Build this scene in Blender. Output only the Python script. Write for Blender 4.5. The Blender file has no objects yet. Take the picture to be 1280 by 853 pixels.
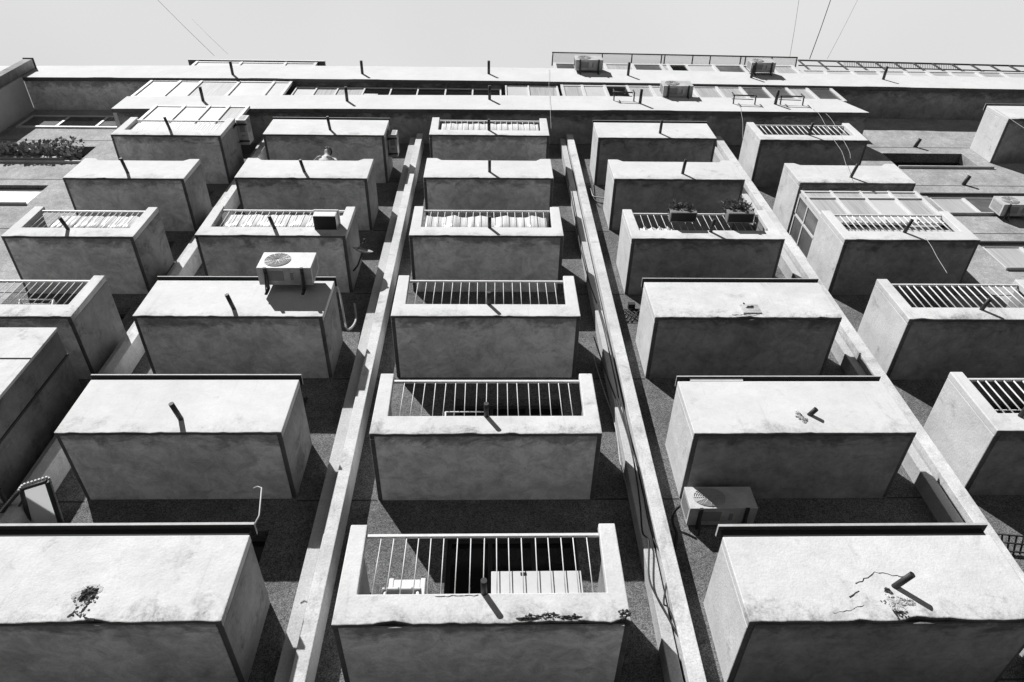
import bpy, math, random
from mathutils import Vector, Matrix, noise as mnoise
random.seed(7)
R = math.radians
sc = bpy.context.scene
col = sc.collection

# ------------------------------------------------------------------ camera
CAM = Vector((0.0, 0.0, 1.6))
PITCH, YAW, ROLL, FPX = 0.933337767, 0.0455226818, -0.0355451837, 900.0
FW = Vector((math.sin(YAW)*math.cos(PITCH), math.cos(YAW)*math.cos(PITCH), math.sin(PITCH)))
_r = Vector((math.cos(YAW), -math.sin(YAW), 0)); _u = _r.cross(FW)
RT = _r*math.cos(ROLL) + _u*math.sin(ROLL)
UP = -_r*math.sin(ROLL) + _u*math.cos(ROLL)
cd = bpy.data.cameras.new('camera'); cam = bpy.data.objects.new('camera', cd); col.objects.link(cam)
cd.sensor_fit = 'HORIZONTAL'; cd.sensor_width = 36.0; cd.lens = 36.0*FPX/1280.0
cd.clip_start = 0.05; cd.clip_end = 2000
m = Matrix((RT, UP, -FW)).transposed().to_4x4(); m.translation = CAM
cam.matrix_world = m
sc.camera = cam

def ray(px, py): return FW + RT*((px-640)/FPX) - UP*((py-426.5)/FPX)
def at(px, py, y):
    """the point of the wall-parallel plane y that the surveyed photo point lies on"""
    v = ray(px, py); return CAM + v*(y/v.y)
def at_z(px, py, z):
    v = ray(px, py); return CAM + v*((z-CAM.z)/v.z)

# ------------------------------------------------------------------ planes of the facade (metres)
YF = 6.875     # balcony fronts
YW = 8.204     # main wall
YB = 7.15      # top-floor fascias
YFIN, YPIL = 7.79, 7.92
FLOOR0, STOREY = 5.95, 2.8

# ------------------------------------------------------------------ mesh builder
class MB:
    def __init__(self): self.v=[]; self.f=[]; self.m=[]; self.s=[]
    def face(self, pts, m=0, smooth=False):
        b=len(self.v); self.v += [Vector(p) for p in pts]
        self.f.append(tuple(range(b,b+len(pts)))); self.m.append(m); self.s.append(smooth)
    def mesh(self, verts, faces, m=0, smooth=False):
        b=len(self.v); self.v += [Vector(p) for p in verts]
        for f in faces: self.f.append(tuple(i+b for i in f)); self.m.append(m); self.s.append(smooth)
    def box(self, x0,x1,y0,y1,z0,z1, m=0, mb=None, mf=None):
        vs=[(x0,y0,z0),(x1,y0,z0),(x1,y1,z0),(x0,y1,z0),(x0,y0,z1),(x1,y0,z1),(x1,y1,z1),(x0,y1,z1)]
        b=len(self.v); self.v += [Vector(p) for p in vs]
        for f,mm in (((0,3,2,1),mb),((4,5,6,7),None),((0,1,5,4),mf),((1,2,6,5),None),((2,3,7,6),None),((3,0,4,7),None)):
            self.f.append(tuple(i+b for i in f)); self.m.append(m if mm is None else mm); self.s.append(False)
        return self
    def prism(self, poly, y0, y1, m=0, down=None, back=None):
        """polygon in x,z (counter-clockwise seen from the street, i.e. from -y) extruded in y"""
        n=len(poly); b=len(self.v)
        self.v += [Vector((x,y0,z)) for x,z in poly] + [Vector((x,y1,z)) for x,z in poly]
        self.f.append(tuple(b+i for i in range(n))); self.m.append(m); self.s.append(False)
        self.f.append(tuple(b+n+i for i in reversed(range(n)))); self.m.append(m if back is None else back); self.s.append(False)
        for i in range(n):
            j=(i+1)%n
            self.f.append((b+i,b+n+i,b+n+j,b+j))
            dn = poly[j][0]>poly[i][0]+1e-4 and abs(poly[j][1]-poly[i][1])<abs(poly[j][0]-poly[i][0])
            self.m.append(down if (down is not None and dn) else m); self.s.append(False)
        return self
    def tube(self, pts, r, n=8, m=0, r1=None, cap=True):
        pts=[Vector(p) for p in pts]; b=len(self.v); k=len(pts)
        ref=None
        for i,p in enumerate(pts):
            t=(pts[min(i+1,k-1)]-pts[max(i-1,0)]).normalized()
            if ref is None:
                ref = t.orthogonal().normalized()
            a=(ref - t*ref.dot(t)).normalized(); ref=a; c=t.cross(a)
            rr = r if r1 is None else r+(r1-r)*i/(k-1)
            for j in range(n):
                th=2*math.pi*j/n; self.v.append(p+a*(rr*math.cos(th))+c*(rr*math.sin(th)))
        for i in range(k-1):
            for j in range(n):
                self.f.append((b+i*n+j,b+i*n+(j+1)%n,b+(i+1)*n+(j+1)%n,b+(i+1)*n+j)); self.m.append(m); self.s.append(True)
        if cap:
            self.f.append(tuple(b+j for j in reversed(range(n)))); self.m.append(m); self.s.append(False)
            self.f.append(tuple(b+(k-1)*n+j for j in range(n))); self.m.append(m); self.s.append(False)
        return self
    def build(self, name, mats, parent=None, loc=(0,0,0), bevel=0.0, label=None):
        loc=Vector(loc)
        me=bpy.data.meshes.new(name)
        me.from_pydata([tuple(v-loc) for v in self.v],[],self.f)
        if not isinstance(mats,(list,tuple)): mats=[mats]
        for mt in mats: me.materials.append(mt)
        me.polygons.foreach_set('material_index', self.m)
        me.polygons.foreach_set('use_smooth', self.s)
        me.update()
        o=bpy.data.objects.new(name, me); col.objects.link(o)
        o['_w']=list(loc)
        if parent is not None:
            o.parent=parent; o.location = loc-Vector(parent['_w'])
        else: o.location=loc
        if bevel>0:
            bv=o.modifiers.new('bevel','BEVEL'); bv.width=bevel; bv.segments=2; bv.limit_method='ANGLE'; bv.angle_limit=R(50)
        if label: o['label']=label
        return o

def tag(o, label, cat, group=None, kind=None):
    if label: o['label']=label
    if cat: o['category']=cat
    if group: o['group']=group
    if kind: o['kind']=kind
    return o
def thing(name, loc, label, cat, group=None):
    o=bpy.data.objects.new(name,None); col.objects.link(o); o.location=loc; o['_w']=list(loc)
    o.empty_display_size=.2
    return tag(o,label,cat,group)
def dup(root, loc, label, rotz=0.0, scale=1.0):
    r=root.copy(); col.objects.link(r); r.location=loc; r.rotation_euler=(0,0,rotz); r.scale=(scale,)*3; r['label']=label
    for ch in list(root.children):
        c=ch.copy(); col.objects.link(c); c.parent=r
        for g in list(ch.children):
            d=g.copy(); col.objects.link(d); d.parent=c
    return r

# ------------------------------------------------------------------ materials (the photograph is black and white: neutral greys only)
def g(v): return (v,v,v,1)
class NT:
    def __init__(self, name):
        self.mat=bpy.data.materials.new(name); self.mat.use_nodes=True
        self.nt=self.mat.node_tree; self.b=self.nt.nodes['Principled BSDF']
    def n(self, t, **kw):
        x=self.nt.nodes.new(t)
        for k,v in kw.items():
            if k in x.inputs: x.inputs[k].default_value=v
            else: setattr(x,k,v)
        return x
    def l(self,a,b): self.nt.links.new(a,b)
    def pos(self, scale=(1,1,1)):
        gm=self.n('ShaderNodeNewGeometry'); mp=self.n('ShaderNodeMapping'); mp.inputs['Scale'].default_value=scale
        self.l(gm.outputs['Position'], mp.inputs['Vector']); return mp.outputs['Vector']
    def noise(self, vec, scale, detail=4, rough=.6, dist=0.0):
        x=self.n('ShaderNodeTexNoise'); x.inputs['Scale'].default_value=scale; x.inputs['Detail'].default_value=detail
        x.inputs['Roughness'].default_value=rough; x.inputs['Distortion'].default_value=dist
        self.l(vec,x.inputs['Vector']); return x.outputs['Fac']
    def mr(self, v, a,b,c,d, smooth=False):
        x=self.n('ShaderNodeMapRange'); 
        if smooth: x.interpolation_type='SMOOTHSTEP'
        for i,val in enumerate((a,b,c,d)): x.inputs[i+1].default_value=val
        self.l(v,x.inputs[0]); return x.outputs[0]
    def math(self, op, a, b):
        x=self.n('ShaderNodeMath',operation=op)
        for i,v in enumerate((a,b)):
            if isinstance(v,(int,float)): x.inputs[i].default_value=v
            else: self.l(v,x.inputs[i])
        return x.outputs[0]
    def color(self, val):
        x=self.n('ShaderNodeCombineColor')
        for i in range(3): self.l(val,x.inputs[i])
        self.l(x.outputs[0], self.b.inputs['Base Color'])
    def bump(self, h, strength=.4, dist=.01):
        x=self.n('ShaderNodeBump'); x.inputs['Strength'].default_value=strength; x.inputs['Distance'].default_value=dist
        self.l(h,x.inputs['Height']); self.l(x.outputs[0], self.b.inputs['Normal'])
    def obj(self):
        x=self.n('ShaderNodeTexCoord'); return x.outputs['Object']

def stucco(name, base, mott=.12, stain=.5, stain_amt=.5, fine=.08, streak=.15, bump=.35, rough=.9, grime=0.0):
    k=NT(name); P=k.pos()
    big=k.mr(k.noise(P,1.1,6,.62),.3,.7,1-mott,1+mott)
    fin=k.mr(k.noise(P,38,3,.7),.25,.75,1-fine,1+fine)
    brush=k.mr(k.noise(k.pos((1.6,1.6,2.2)),2.6,8,.72,.35),.3,.75,1+streak*.5,1-streak)
    st=k.mr(k.noise(P,2.1,8,.68,.6),stain,stain+.16,0,1,True)
    st=k.math('MULTIPLY',st,k.mr(k.noise(P,14,4,.7),.35,.65,.25,1))
    stf=k.mr(st,0,1,1,1-stain_amt)
    rs=k.mr(k.noise(k.pos((7,7,.55)),1.5,5,.7,.2),.56,.76,1,1-streak*1.3,True)
    v=k.math('MULTIPLY',k.math('MULTIPLY',k.math('MULTIPLY',big,rs),fin),k.math('MULTIPLY',brush,stf))
    if grime:      # splash grime that creeps up from the drip edge, and soft algae blotches
        so_=k.n('ShaderNodeSeparateXYZ'); k.l(k.obj(),so_.inputs[0])
        low=k.mr(so_.outputs[2],.0,.42,.20,0)
        gn=k.math('ADD',k.noise(k.pos((1,1,1)),2.4,8,.74,.4),low)
        gn=k.mr(gn,.57,.84,0,1,True)
        gn=k.math('MULTIPLY',gn,k.mr(k.noise(P,26,4,.75),.3,.65,.25,1))
        v=k.math('MULTIPLY',v,k.mr(gn,0,1,1,1-grime))
    k.color(k.math('MINIMUM',k.math('MULTIPLY',v,base),.86))
    k.b.inputs['Roughness'].default_value=rough
    k.bump(k.math('ADD',k.noise(P,30,5,.7),k.math('MULTIPLY',k.noise(P,5,3,.5),1.2)),bump,.012)
    return k.mat
def soffit_mat(name, base):
    """painted render of a balcony underside: trowel swirls, damp patches behind the front edge"""
    k=NT(name); P=k.pos(); O=k.obj()
    big=k.mr(k.noise(P,.9,5,.6),.3,.7,.78,1.2)
    sw=k.mr(k.noise(k.pos((1,1,1)),3.4,9,.78,.5),.36,.68,1.24,.62)
    brush=k.mr(k.noise(k.pos((1,1,1)),11,6,.8,.3),.3,.72,1.10,.86)
    fin=k.mr(k.noise(P,70,3,.8),.25,.75,.84,1.14)
    sp=k.n('ShaderNodeSeparateXYZ'); k.l(O,sp.inputs[0])
    # damp: within ~0.35 m of the drip edge, broken up by noise
    edge=k.mr(sp.outputs[1],.02,.36,1,0)
    dn=k.math('ADD',k.noise(k.pos((1.6,3,3)),1.6,7,.72,.5),k.math('MULTIPLY',edge,.30))
    damp=k.mr(dn,.58,.82,1,.42,True)
    spots=k.mr(k.noise(P,7,6,.75),.70,.78,1,.6,True)
    v=k.math('MULTIPLY',k.math('MULTIPLY',big,sw),k.math('MULTIPLY',brush,k.math('MULTIPLY',fin,k.math('MULTIPLY',damp,spots))))
    k.color(k.math('MULTIPLY',v,base)); k.b.inputs['Roughness'].default_value=.92
    k.bump(k.noise(P,22,5,.7),.3,.01)
    return k.mat
def pebble(name, lo, hi, scale=80):
    k=NT(name); P=k.pos()
    v=k.n('ShaderNodeTexVoronoi'); v.inputs['Scale'].default_value=scale; k.l(P,v.inputs['Vector'])
    sp=k.n('ShaderNodeSeparateColor'); k.l(v.outputs['Color'],sp.inputs[0])
    cell=k.mr(sp.outputs[0],.0,1,lo,hi)
    gap=k.mr(v.outputs['Distance'],.0,.75,1.12,.55)
    big=k.mr(k.noise(P,1.6,6,.7),.3,.7,.72,1.25)
    mid=k.mr(k.noise(P,9,4,.7),.3,.7,.8,1.18)
    k.color(k.math('MULTIPLY',k.math('MULTIPLY',cell,gap),k.math('MULTIPLY',big,mid))); k.b.inputs['Roughness'].default_value=.95
    k.bump(k.math('SUBTRACT',1.0,v.outputs['Distance']),.35,.006)
    return k.mat
def plain(name, base, rough=.6, metal=0.0, var=.12, scale=6, bump=0.0):
    k=NT(name); P=k.pos()
    v=k.math('MULTIPLY',k.mr(k.noise(P,scale,5,.65),.3,.7,1-var,1+var),k.mr(k.noise(P,scale*9,3,.7),.3,.7,1-var*.5,1+var*.5))
    k.color(k.math('MINIMUM',k.math('MULTIPLY',v,base),.88)); k.b.inputs['Roughness'].default_value=rough; k.b.inputs['Metallic'].default_value=metal
    if bump: k.bump(k.noise(P,40,4,.7),bump,.01)
    return k.mat
def glass_mat(name, base, rough=.08):
    k=NT(name); P=k.pos()
    k.color(k.math('MULTIPLY',k.mr(k.noise(P,1.3,4,.6),.3,.7,.7,1.3),base)); k.b.inputs['Roughness'].default_value=rough
    k.bump(k.noise(P,1.5,2,.5),.06,.02)
    return k.mat
def curtain_mat(name, base):
    k=NT(name); w=k.noise(k.pos((22,22,.5)),1.4,3,.6,.4)
    k.color(k.math('MULTIPLY',k.mr(w,.3,.7,.72,1.1),base)); k.b.inputs['Roughness'].default_value=.35
    k.bump(w,.25,.02); return k.mat

M={}
M['front']   = stucco('balcony_render', .78, .08, .60, .42, .05, .08, .3, grime=.42)
M['front_a'] = stucco('balcony_render_weathered', .77, .09, .56, .4, .07, .12, .45, grime=.75)
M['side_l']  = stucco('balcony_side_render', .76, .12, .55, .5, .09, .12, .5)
M['side_r']  = stucco('balcony_side_shade_worn', .36, .22, .50, .6, .12, .25, .6)  # darker than the left cheeks: shade toned into the base, besides stains
M['pier_low'] = stucco('pilaster_shade_render', .58, .14, .56, .4, .22, .10, .7)  # base set below the rib render to deepen the pilaster's shade
M['side_dark'] = stucco('stained_side_sheet', .24, .3, .5, .5, .15, .3, .4)
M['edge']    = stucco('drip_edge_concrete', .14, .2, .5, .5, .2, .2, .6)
M['fascia']  = stucco('fascia_render', .77, .06, .60, .3, .05, .06, .3)
M['pier']    = stucco('pilaster_render', .70, .18, .52, .42, .22, .16, .6)
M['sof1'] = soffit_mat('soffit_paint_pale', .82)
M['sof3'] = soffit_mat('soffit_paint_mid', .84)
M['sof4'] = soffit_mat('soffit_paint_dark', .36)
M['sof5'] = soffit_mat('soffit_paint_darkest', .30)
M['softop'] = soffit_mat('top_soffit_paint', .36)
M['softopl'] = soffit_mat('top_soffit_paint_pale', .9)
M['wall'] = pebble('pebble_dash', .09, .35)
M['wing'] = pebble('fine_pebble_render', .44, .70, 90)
M['wall_side'] = pebble('pebble_dash_worn', .30, .68, 50)
M['white_metal'] = plain('white_painted_steel', .80, .5)
M['pvc'] = plain('white_window_frame', .80, .4, var=.06)
M['dark_metal'] = plain('dark_iron', .035, .6)
M['joint'] = plain('sealant_joint', .05, .9)
M['beam'] = plain('sill_board', .55, .7, var=.15)
M['shade_black'] = plain('near_black_shade', .02, .8)  # near-black that paints shade into undersides and recesses
M['glass'] = glass_mat('dark_window_glass', .015)
M['glass_mid'] = glass_mat('grey_window_glass', .16, .15)
M['glass_pale'] = curtain_mat('net_curtain_behind_glass', .62)
M['blind'] = plain('white_blind', .70, .4, var=.06, scale=2)
M['cloth'] = curtain_mat('white_cloth', .84)
M['ac'] = plain('air_conditioner_enamel', .64, .5, var=.18, scale=4)
M['ac_under'] = plain('air_conditioner_base', .42, .6, var=.25)
M['fan_dark'] = plain('fan_shadow', .50, .6)
M['grille'] = plain('air_conditioner_grille', .22, .6)
M['spall'] = stucco('bare_broken_concrete', .10, .4, .5, .5, .5, .3, 1.0)
M['dirt']  = stucco('grimy_render_patch', .46, .25, .48, .4, .3, .25, .8)
M['chip'] = stucco('flaked_render_rim', .62, .3, .5, .5, .3, .3, 1.0)
M['crack'] = plain('crack_dirt', .03, .95)
M['cable'] = plain('black_cable', .02, .6)
M['cable_pale'] = plain('pale_cable', .55, .6)
M['leaf'] = plain('leaf', .16, .6, var=.5, scale=14)
M['leaf_pale'] = plain('leaf_pale', .42, .6, var=.4, scale=14)
M['pot'] = plain('planter_plastic', .24, .6)
M['soil'] = plain('planter_soil', .05, .95)
M['skin'] = plain('skin', .34, .55, var=.06)
M['hair'] = plain('hair', .03, .6)
M['shirt'] = plain('white_shirt', .78, .85, var=.08, scale=10)
M['trouser'] = plain('dark_trousers', .06, .85)
k_=NT('translucent_canopy_sheet'); tr_=k_.n('ShaderNodeBsdfTranslucent'); tr_.inputs['Color'].default_value=g(.85); mxs=k_.n('ShaderNodeMixShader'); mxs.inputs[0].default_value=.75
k_.b.inputs['Base Color'].default_value=g(.55); k_.l(k_.b.outputs[0],mxs.inputs[1]); k_.l(tr_.outputs[0],mxs.inputs[2]); k_.l(mxs.outputs[0],k_.nt.nodes['Material Output'].inputs['Surface'])
M['canopy']=k_.mat
M['doorwood'] = plain('dark_door_wood', .05, .6)
M['floor'] = plain('balcony_floor_tile', .14, .8, var=.3)
M['roof'] = plain('roof_felt', .12, .9)
M['ground'] = plain('asphalt_pavement', .07, .9, var=.2, scale=.6)

# ------------------------------------------------------------------ ground
gm_=MB(); gm_.face([(-300,-300,0),(300,-300,0),(300,300,0),(-300,300,0)])
gr=gm_.build('ground',M['ground']); gr['kind']='structure'; gr['label']='paved ground in front of the block'

# ------------------------------------------------------------------ the building
bld = thing('apartment_building',(0,YW,0),'pale concrete apartment block rising overhead with rows of box balconies','building')

# column extents and row heights surveyed from the photograph: (col,row): x0,x1,underside z,kind
BAL = {
 (1,1):(-9.75,-7.00, 5.95,'rail'), (1,2):(-9.75,-7.00, 8.74,'solid'), (1,3):(-9.75,-6.97,11.56,'rail'), (1,4):(-9.60,-7.05,14.32,'rail'),
 (1,5):(-9.72,-7.01,17.07,'raised'), (1,6):(-9.78,-6.99,19.75,'rail'),
 (2,1):(-5.95,-2.83, 5.97,'solid'), (2,2):(-5.92,-2.87, 8.80,'solid'), (2,3):(-5.98,-2.84,11.58,'solid'), (2,4):(-5.89,-2.92,14.40,'rail'),
 (2,5):(-5.90,-2.88,17.16,'raised'), (2,6):(-5.95,-2.82,19.87,'solid'),
 (3,1):(-1.68, 1.47, 5.91,'rail'), (3,2):(-1.68, 1.51, 8.76,'rail'), (3,3):(-1.71, 1.49,11.60,'rail'), (3,4):(-1.67, 1.43,14.44,'rail'),
 (3,5):(-1.60, 1.415,17.24,'raised'), (3,6):(-1.66, 1.49,19.95,'rail'),
 (4,1):( 2.72, 5.95, 5.90,'solid'), (4,2):( 2.78, 5.90, 8.76,'solid'), (4,3):( 2.75, 5.96,11.575,'solid'), (4,4):( 2.785,5.89,14.35,'rail'),
 (4,5):( 2.825,5.90,17.24,'raised'), (4,6):( 2.76, 5.89,19.85,'solid'),
 (5,1):( 7.06, 9.90, 5.93,'rail'), (5,2):( 7.06, 9.90, 8.80,'rail'), (5,3):( 7.10, 9.90,11.53,'rail'), (5,4):( 7.11, 9.90,14.35,'rail'),
 (5,5):( 7.15, 9.89,17.10,'raised'), (5,6):( 7.03, 9.91,19.80,'rail'),
}
_p=at(1261,148.6,YF)
BAL[(6,7)]=(_p.x,_p.x+2.9,_p.z,'solid')

# spouts: px x of the tube at its root, height above the underside, length, sideways drift, kind of end
SPOUT = {(3,1):(605,.37,.25,0),(3,2):(608,.36,.25,0),(3,3):(611,.36,.26,0),(3,4):(612,.34,.26,0),(3,5):(612,.34,.30,0),(3,6):(611,.36,.30,0),
 (2,2):(227,.27,.30,-.06),(2,3):(293,.22,.30,-.06),(2,4):(344,.30,.28,-.07),(2,5):(381,.35,.30,-.06),(2,6):(413,.36,.36,-.03),
 (1,4):(86,.30,.26,-.08),(1,5):(160,.30,.36,-.05),(1,6):(213,.38,.34,-.06),
 (4,1):(1116,.42,.24,.13),(4,2):(1010,.38,.12,.08),(4,4):(888,.30,.30,.03),(4,5):(853,.32,.36,.02),(4,6):(825,.34,.36,.0),
 (5,2):(1275,.30,.25,.02),(5,3):(1226,.30,.24,.06),(5,4):(1130,.32,.30,.06),(5,5):(1063,.32,.34,.07),(5,6):(1011,.36,.34,.02)}

def jag(x0,x1,z,amp,seed,step=.07,chips=()):
    """a hand-made lower edge: small waver plus a few broken chips"""
    pts=[]; n=max(3,int((x1-x0)/step)); rnd=random.Random(seed)
    for i in range(n+1):
        x=x0+(x1-x0)*i/n
        dz=amp*mnoise.noise(Vector((x*2.3,seed*3.1,0)))+amp*.7*mnoise.noise(Vector((x*9.7,seed*1.7,5)))
        for (cx,cw,ch) in chips:
            d=abs(x-cx)/cw
            if d<1: dz+=ch*(1-d*d)*(.55+.45*rnd.random())
        if i in (0,n): dz*=.3
        pts.append((x,z+dz))
    return pts

CHIPS={(3,1):((.72,.55,.035),(1.40,.10,.06),(-1.05,.22,.05)),(2,1):((-4.2,.22,.04),),(4,3):((4.35,.22,.03),),(4,1):((4.7,.35,.04),)}
TH=.11
for (c,r),(x0,x1,z,kind) in BAL.items():
    h = {'rail':1.31,'solid':1.11,'raised':1.15}[kind]
    cb,ct = {1:(1.23,1.268),2:(1.185,1.212),3:(1.19,1.215),6:(1.175,1.195),7:(1.18,1.2)}.get(r,(1.19,1.215))
    if kind=='solid' and r>1: h=1.125
    loc=(x0,YF,z)
    fm = M['front_a'] if (c,r) in ((3,1),(4,1),(4,3),(5,5),(3,2),(1,3),(5,3),(2,1)) else M['front']
    # 0 front, 1 downward edges, 2 left cheek, 3 right cheek
    b=MB()
    _rc=random.Random(c*31+r*7); rch=tuple((_rc.uniform(x0+.1,x1-.1),_rc.uniform(.05,.13),_rc.uniform(.012,.03)) for _ in range(_rc.randint(1,4)))
    low=jag(x0,x1,z,.012,c*10+r,chips=CHIPS.get((c,r),())+rch)
    if kind=='solid': top=[(x1,z+h),(x0,z+h)]
    elif kind=='raised': top=[(x1,z+h),(x1-.24,z+h),(x1-.36,z+h-.12),(x0+.36,z+h-.12),(x0+.24,z+h),(x0,z+h)]
    else:
        cz=z+.365; pw=.215
        top=[(x1,z+h),(x1-pw*.92,z+h),(x1-pw,cz),(x0+pw,cz),(x0+pw*.92,z+h),(x0,z+h)]
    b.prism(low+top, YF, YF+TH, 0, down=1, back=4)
    # cheeks and slab, butted against the back of the front panel
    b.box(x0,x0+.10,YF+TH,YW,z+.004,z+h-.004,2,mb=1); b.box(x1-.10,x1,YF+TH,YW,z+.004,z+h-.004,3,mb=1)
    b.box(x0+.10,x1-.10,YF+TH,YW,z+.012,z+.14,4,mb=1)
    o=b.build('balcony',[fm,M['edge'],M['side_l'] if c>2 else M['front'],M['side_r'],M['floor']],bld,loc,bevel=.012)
    s=MB()
    e=.07
    sl=jag(x0+e,x1-e,0,.004,c*7+r)
    s.prism([(x0+e,z-.012),(x1-e,z-.012),(x1-e,z+.0115),(x0+e,z+.0115)],YF+.045,YW-.002,0)
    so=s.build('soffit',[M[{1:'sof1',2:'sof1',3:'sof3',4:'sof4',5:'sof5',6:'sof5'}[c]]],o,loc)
    if kind=='rail':
        rl=MB(); a,bb=x0+.212,x1-.212
        rl.box(a,bb,YF+.03,YF+.07,z+1.155,z+1.19)
        n=18 if c<5 else 17
        for i in range(1,n):
            x=a+(bb-a)*i/n+random.uniform(-.006,.006)
            rl.tube([(x,YF+.05,z+.36),(x+random.uniform(-.008,.008),YF+.05,z+1.156)],.0062 if c<5 else .012,6)
        rl.build('railing',M['white_metal'],o,loc)
    if kind=='solid':
        cp=MB(); over=.02 if (c,r)!=(4,2) else 0
        cp.box(x0-over,x1+over,YF-.035,YF+.16,z+cb,z+ct,0,mb=1)  # board underside coloured black in place of shade
        cp.build('coping_board',[M['beam'],M['shade_black']],o,loc,bevel=.003)
        sl_=MB(); sl_.box(x0+.03 if (c,r)!=(4,2) else x0+1.0,x1-.03,YF+.035,YF+.10,z+h+.002,z+cb-.001,0); sl_.build('shade_strip',M['shade_black'],o,loc)  # solid black strip painted in for the shade below the coping
    if (c,r)==(4,2):
        bp=MB(); bp.box(x0+.20,x0+.997,YF-.004,YF+.11,z+h+.002,z+cb-.001,0); bp.build('patch_wall',fm,o,loc)
    if (c,r) in SPOUT:
        px,dz,L,dx=SPOUT[(c,r)]
        # solve the root x on the front plane at height z+dz
        py=426; q=at(px,py,YF)
        for _ in range(30):
            q=at(px,py,YF); py+= (q.z-(z+dz))*25
        t=MB(); t.tube([(q.x,YF+.05,z+dz),(q.x+dx,YF-L,z+dz-.02)],.036,12)
        t.build('drain_spout',M['dark_metal'],o,loc)
    BAL[(c,r)]=(x0,x1,z,kind,o)

def bal(c,r): return BAL[(c,r)]

# ---- fins between the columns: a shallow pilaster and a narrow deeper rib beside it
for (pa,pb,fa,fb,sm) in ((-6.78,-6.64,-6.61,-6.43,''),(-2.45,-2.275,-2.245,-2.065,''),(2.02,2.17,2.195,2.395,''),(6.45,6.60,6.625,6.84,'')):
    f=MB(); f.box(pa,pb,YPIL,YW+.05,.0,22.5,2); f.box(fa,fb,YFIN,YW+.05,0,22.5)
    f.box(pb,fa,YPIL+.06,YW+.05,0,22.5,1)
    f.build('pilaster',[M['pier'],M['joint'],M['pier_low']],bld,(fa,YFIN,0),bevel=.01)

# ---- main wall as a grid with window openings
WX0,WX1,WZ1=-20.0,21.0,25.6
holes=[]
for (c,r),v in BAL.items():
    if c==6: continue
    x0,x1,z=v[:3]; holes.append((x0+1.05,x1-.30,z+.16,z+2.25,'door',(c,r)))
WIN=[ # x0,x1,z0,z1,kind
 (-14.75,-11.66,21.10,22.28,'plants'),(-14.6,-11.72,18.46,19.58,'blind'),
 (-14.75,-9.9,23.75,24.78,'dark'),
 (11.80,14.25,21.20,22.28,'void'),(11.70,15.6,18.20,19.32,'pair'),(11.65,15.6,15.45,16.62,'pair'),
 (11.65,15.6,12.65,13.8,'pair'),(-14.6,-11.72,15.6,16.8,'blind'),
]
for w in WIN: holes.append(w[:5]+(None,))
xs=sorted({WX0,WX1}|{h[0] for h in holes}|{h[1] for h in holes}); zs=sorted({0,WZ1}|{h[2] for h in holes}|{h[3] for h in holes})
w=MB()
REV=.32
for i in range(len(xs)-1):
    # merge vertically runs of solid cells
    run=None
    for j in range(len(zs)):
        solid=False
        if j<len(zs)-1:
            cx=(xs[i]+xs[i+1])/2; cz=(zs[j]+zs[j+1])/2
            solid=not any(h[0]<cx<h[1] and h[2]<cz<h[3] for h in holes)
        if solid and run is None: run=zs[j]
        if not solid and run is not None:
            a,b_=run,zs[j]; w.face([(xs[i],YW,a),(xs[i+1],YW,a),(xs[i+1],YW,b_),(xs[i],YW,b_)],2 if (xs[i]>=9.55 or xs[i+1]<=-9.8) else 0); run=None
for h in holes:
    a,b_,z0,z1=h[:4]; y1=YW+REV
    k2=2 if abs(a)>9.7 else 0
    w.face([(a,YW,z0),(a,y1,z0),(a,y1,z1),(a,YW,z1)],k2); w.face([(b_,YW,z1),(b_,y1,z1),(b_,y1,z0),(b_,YW,z0)],k2)
    w.face([(a,YW,z1),(a,y1,z1),(b_,y1,z1),(b_,YW,z1)],0); w.face([(a,y1,z0),(a,YW,z0),(b_,YW,z0),(b_,y1,z0)],0)
w.face([(WX0,YW,0),(WX0,YW,WZ1),(WX0,YW+11,WZ1),(WX0,YW+11,0)],0); w.face([(WX1,YW,WZ1),(WX1,YW,0),(WX1,YW+11,0),(WX1,YW+11,WZ1)],0)
w.face([(WX1,YW+11,0),(WX0,YW+11,0),(WX0,YW+11,WZ1),(WX1,YW+11,WZ1)],0)
w.face([(WX0,YW,WZ1),(WX1,YW,WZ1),(WX1,YW+11,WZ1),(WX0,YW+11,WZ1)],1)
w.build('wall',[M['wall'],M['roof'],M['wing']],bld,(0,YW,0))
# storey joints
for k in range(7):
    z=FLOOR0+STOREY*k
    jn=MB()
    cuts=sorted([(v[0]-.01,v[1]+.01) for (c,r),v in BAL.items() if abs(v[2]+.08-z)<.45]+[(-6.79,-6.48),(-2.44,-2.07),(2.01,2.43),(6.44,6.91)])
    x=WX0
    for a,b_ in cuts+[(WX1,WX1)]:
        if a>x: jn.box(x,a,YW-.004,YW+.01,z-.012,z+.012)
        x=max(x,b_)
    jn.build('storey_joint',M['joint'],bld,(0,YW,z))

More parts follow.
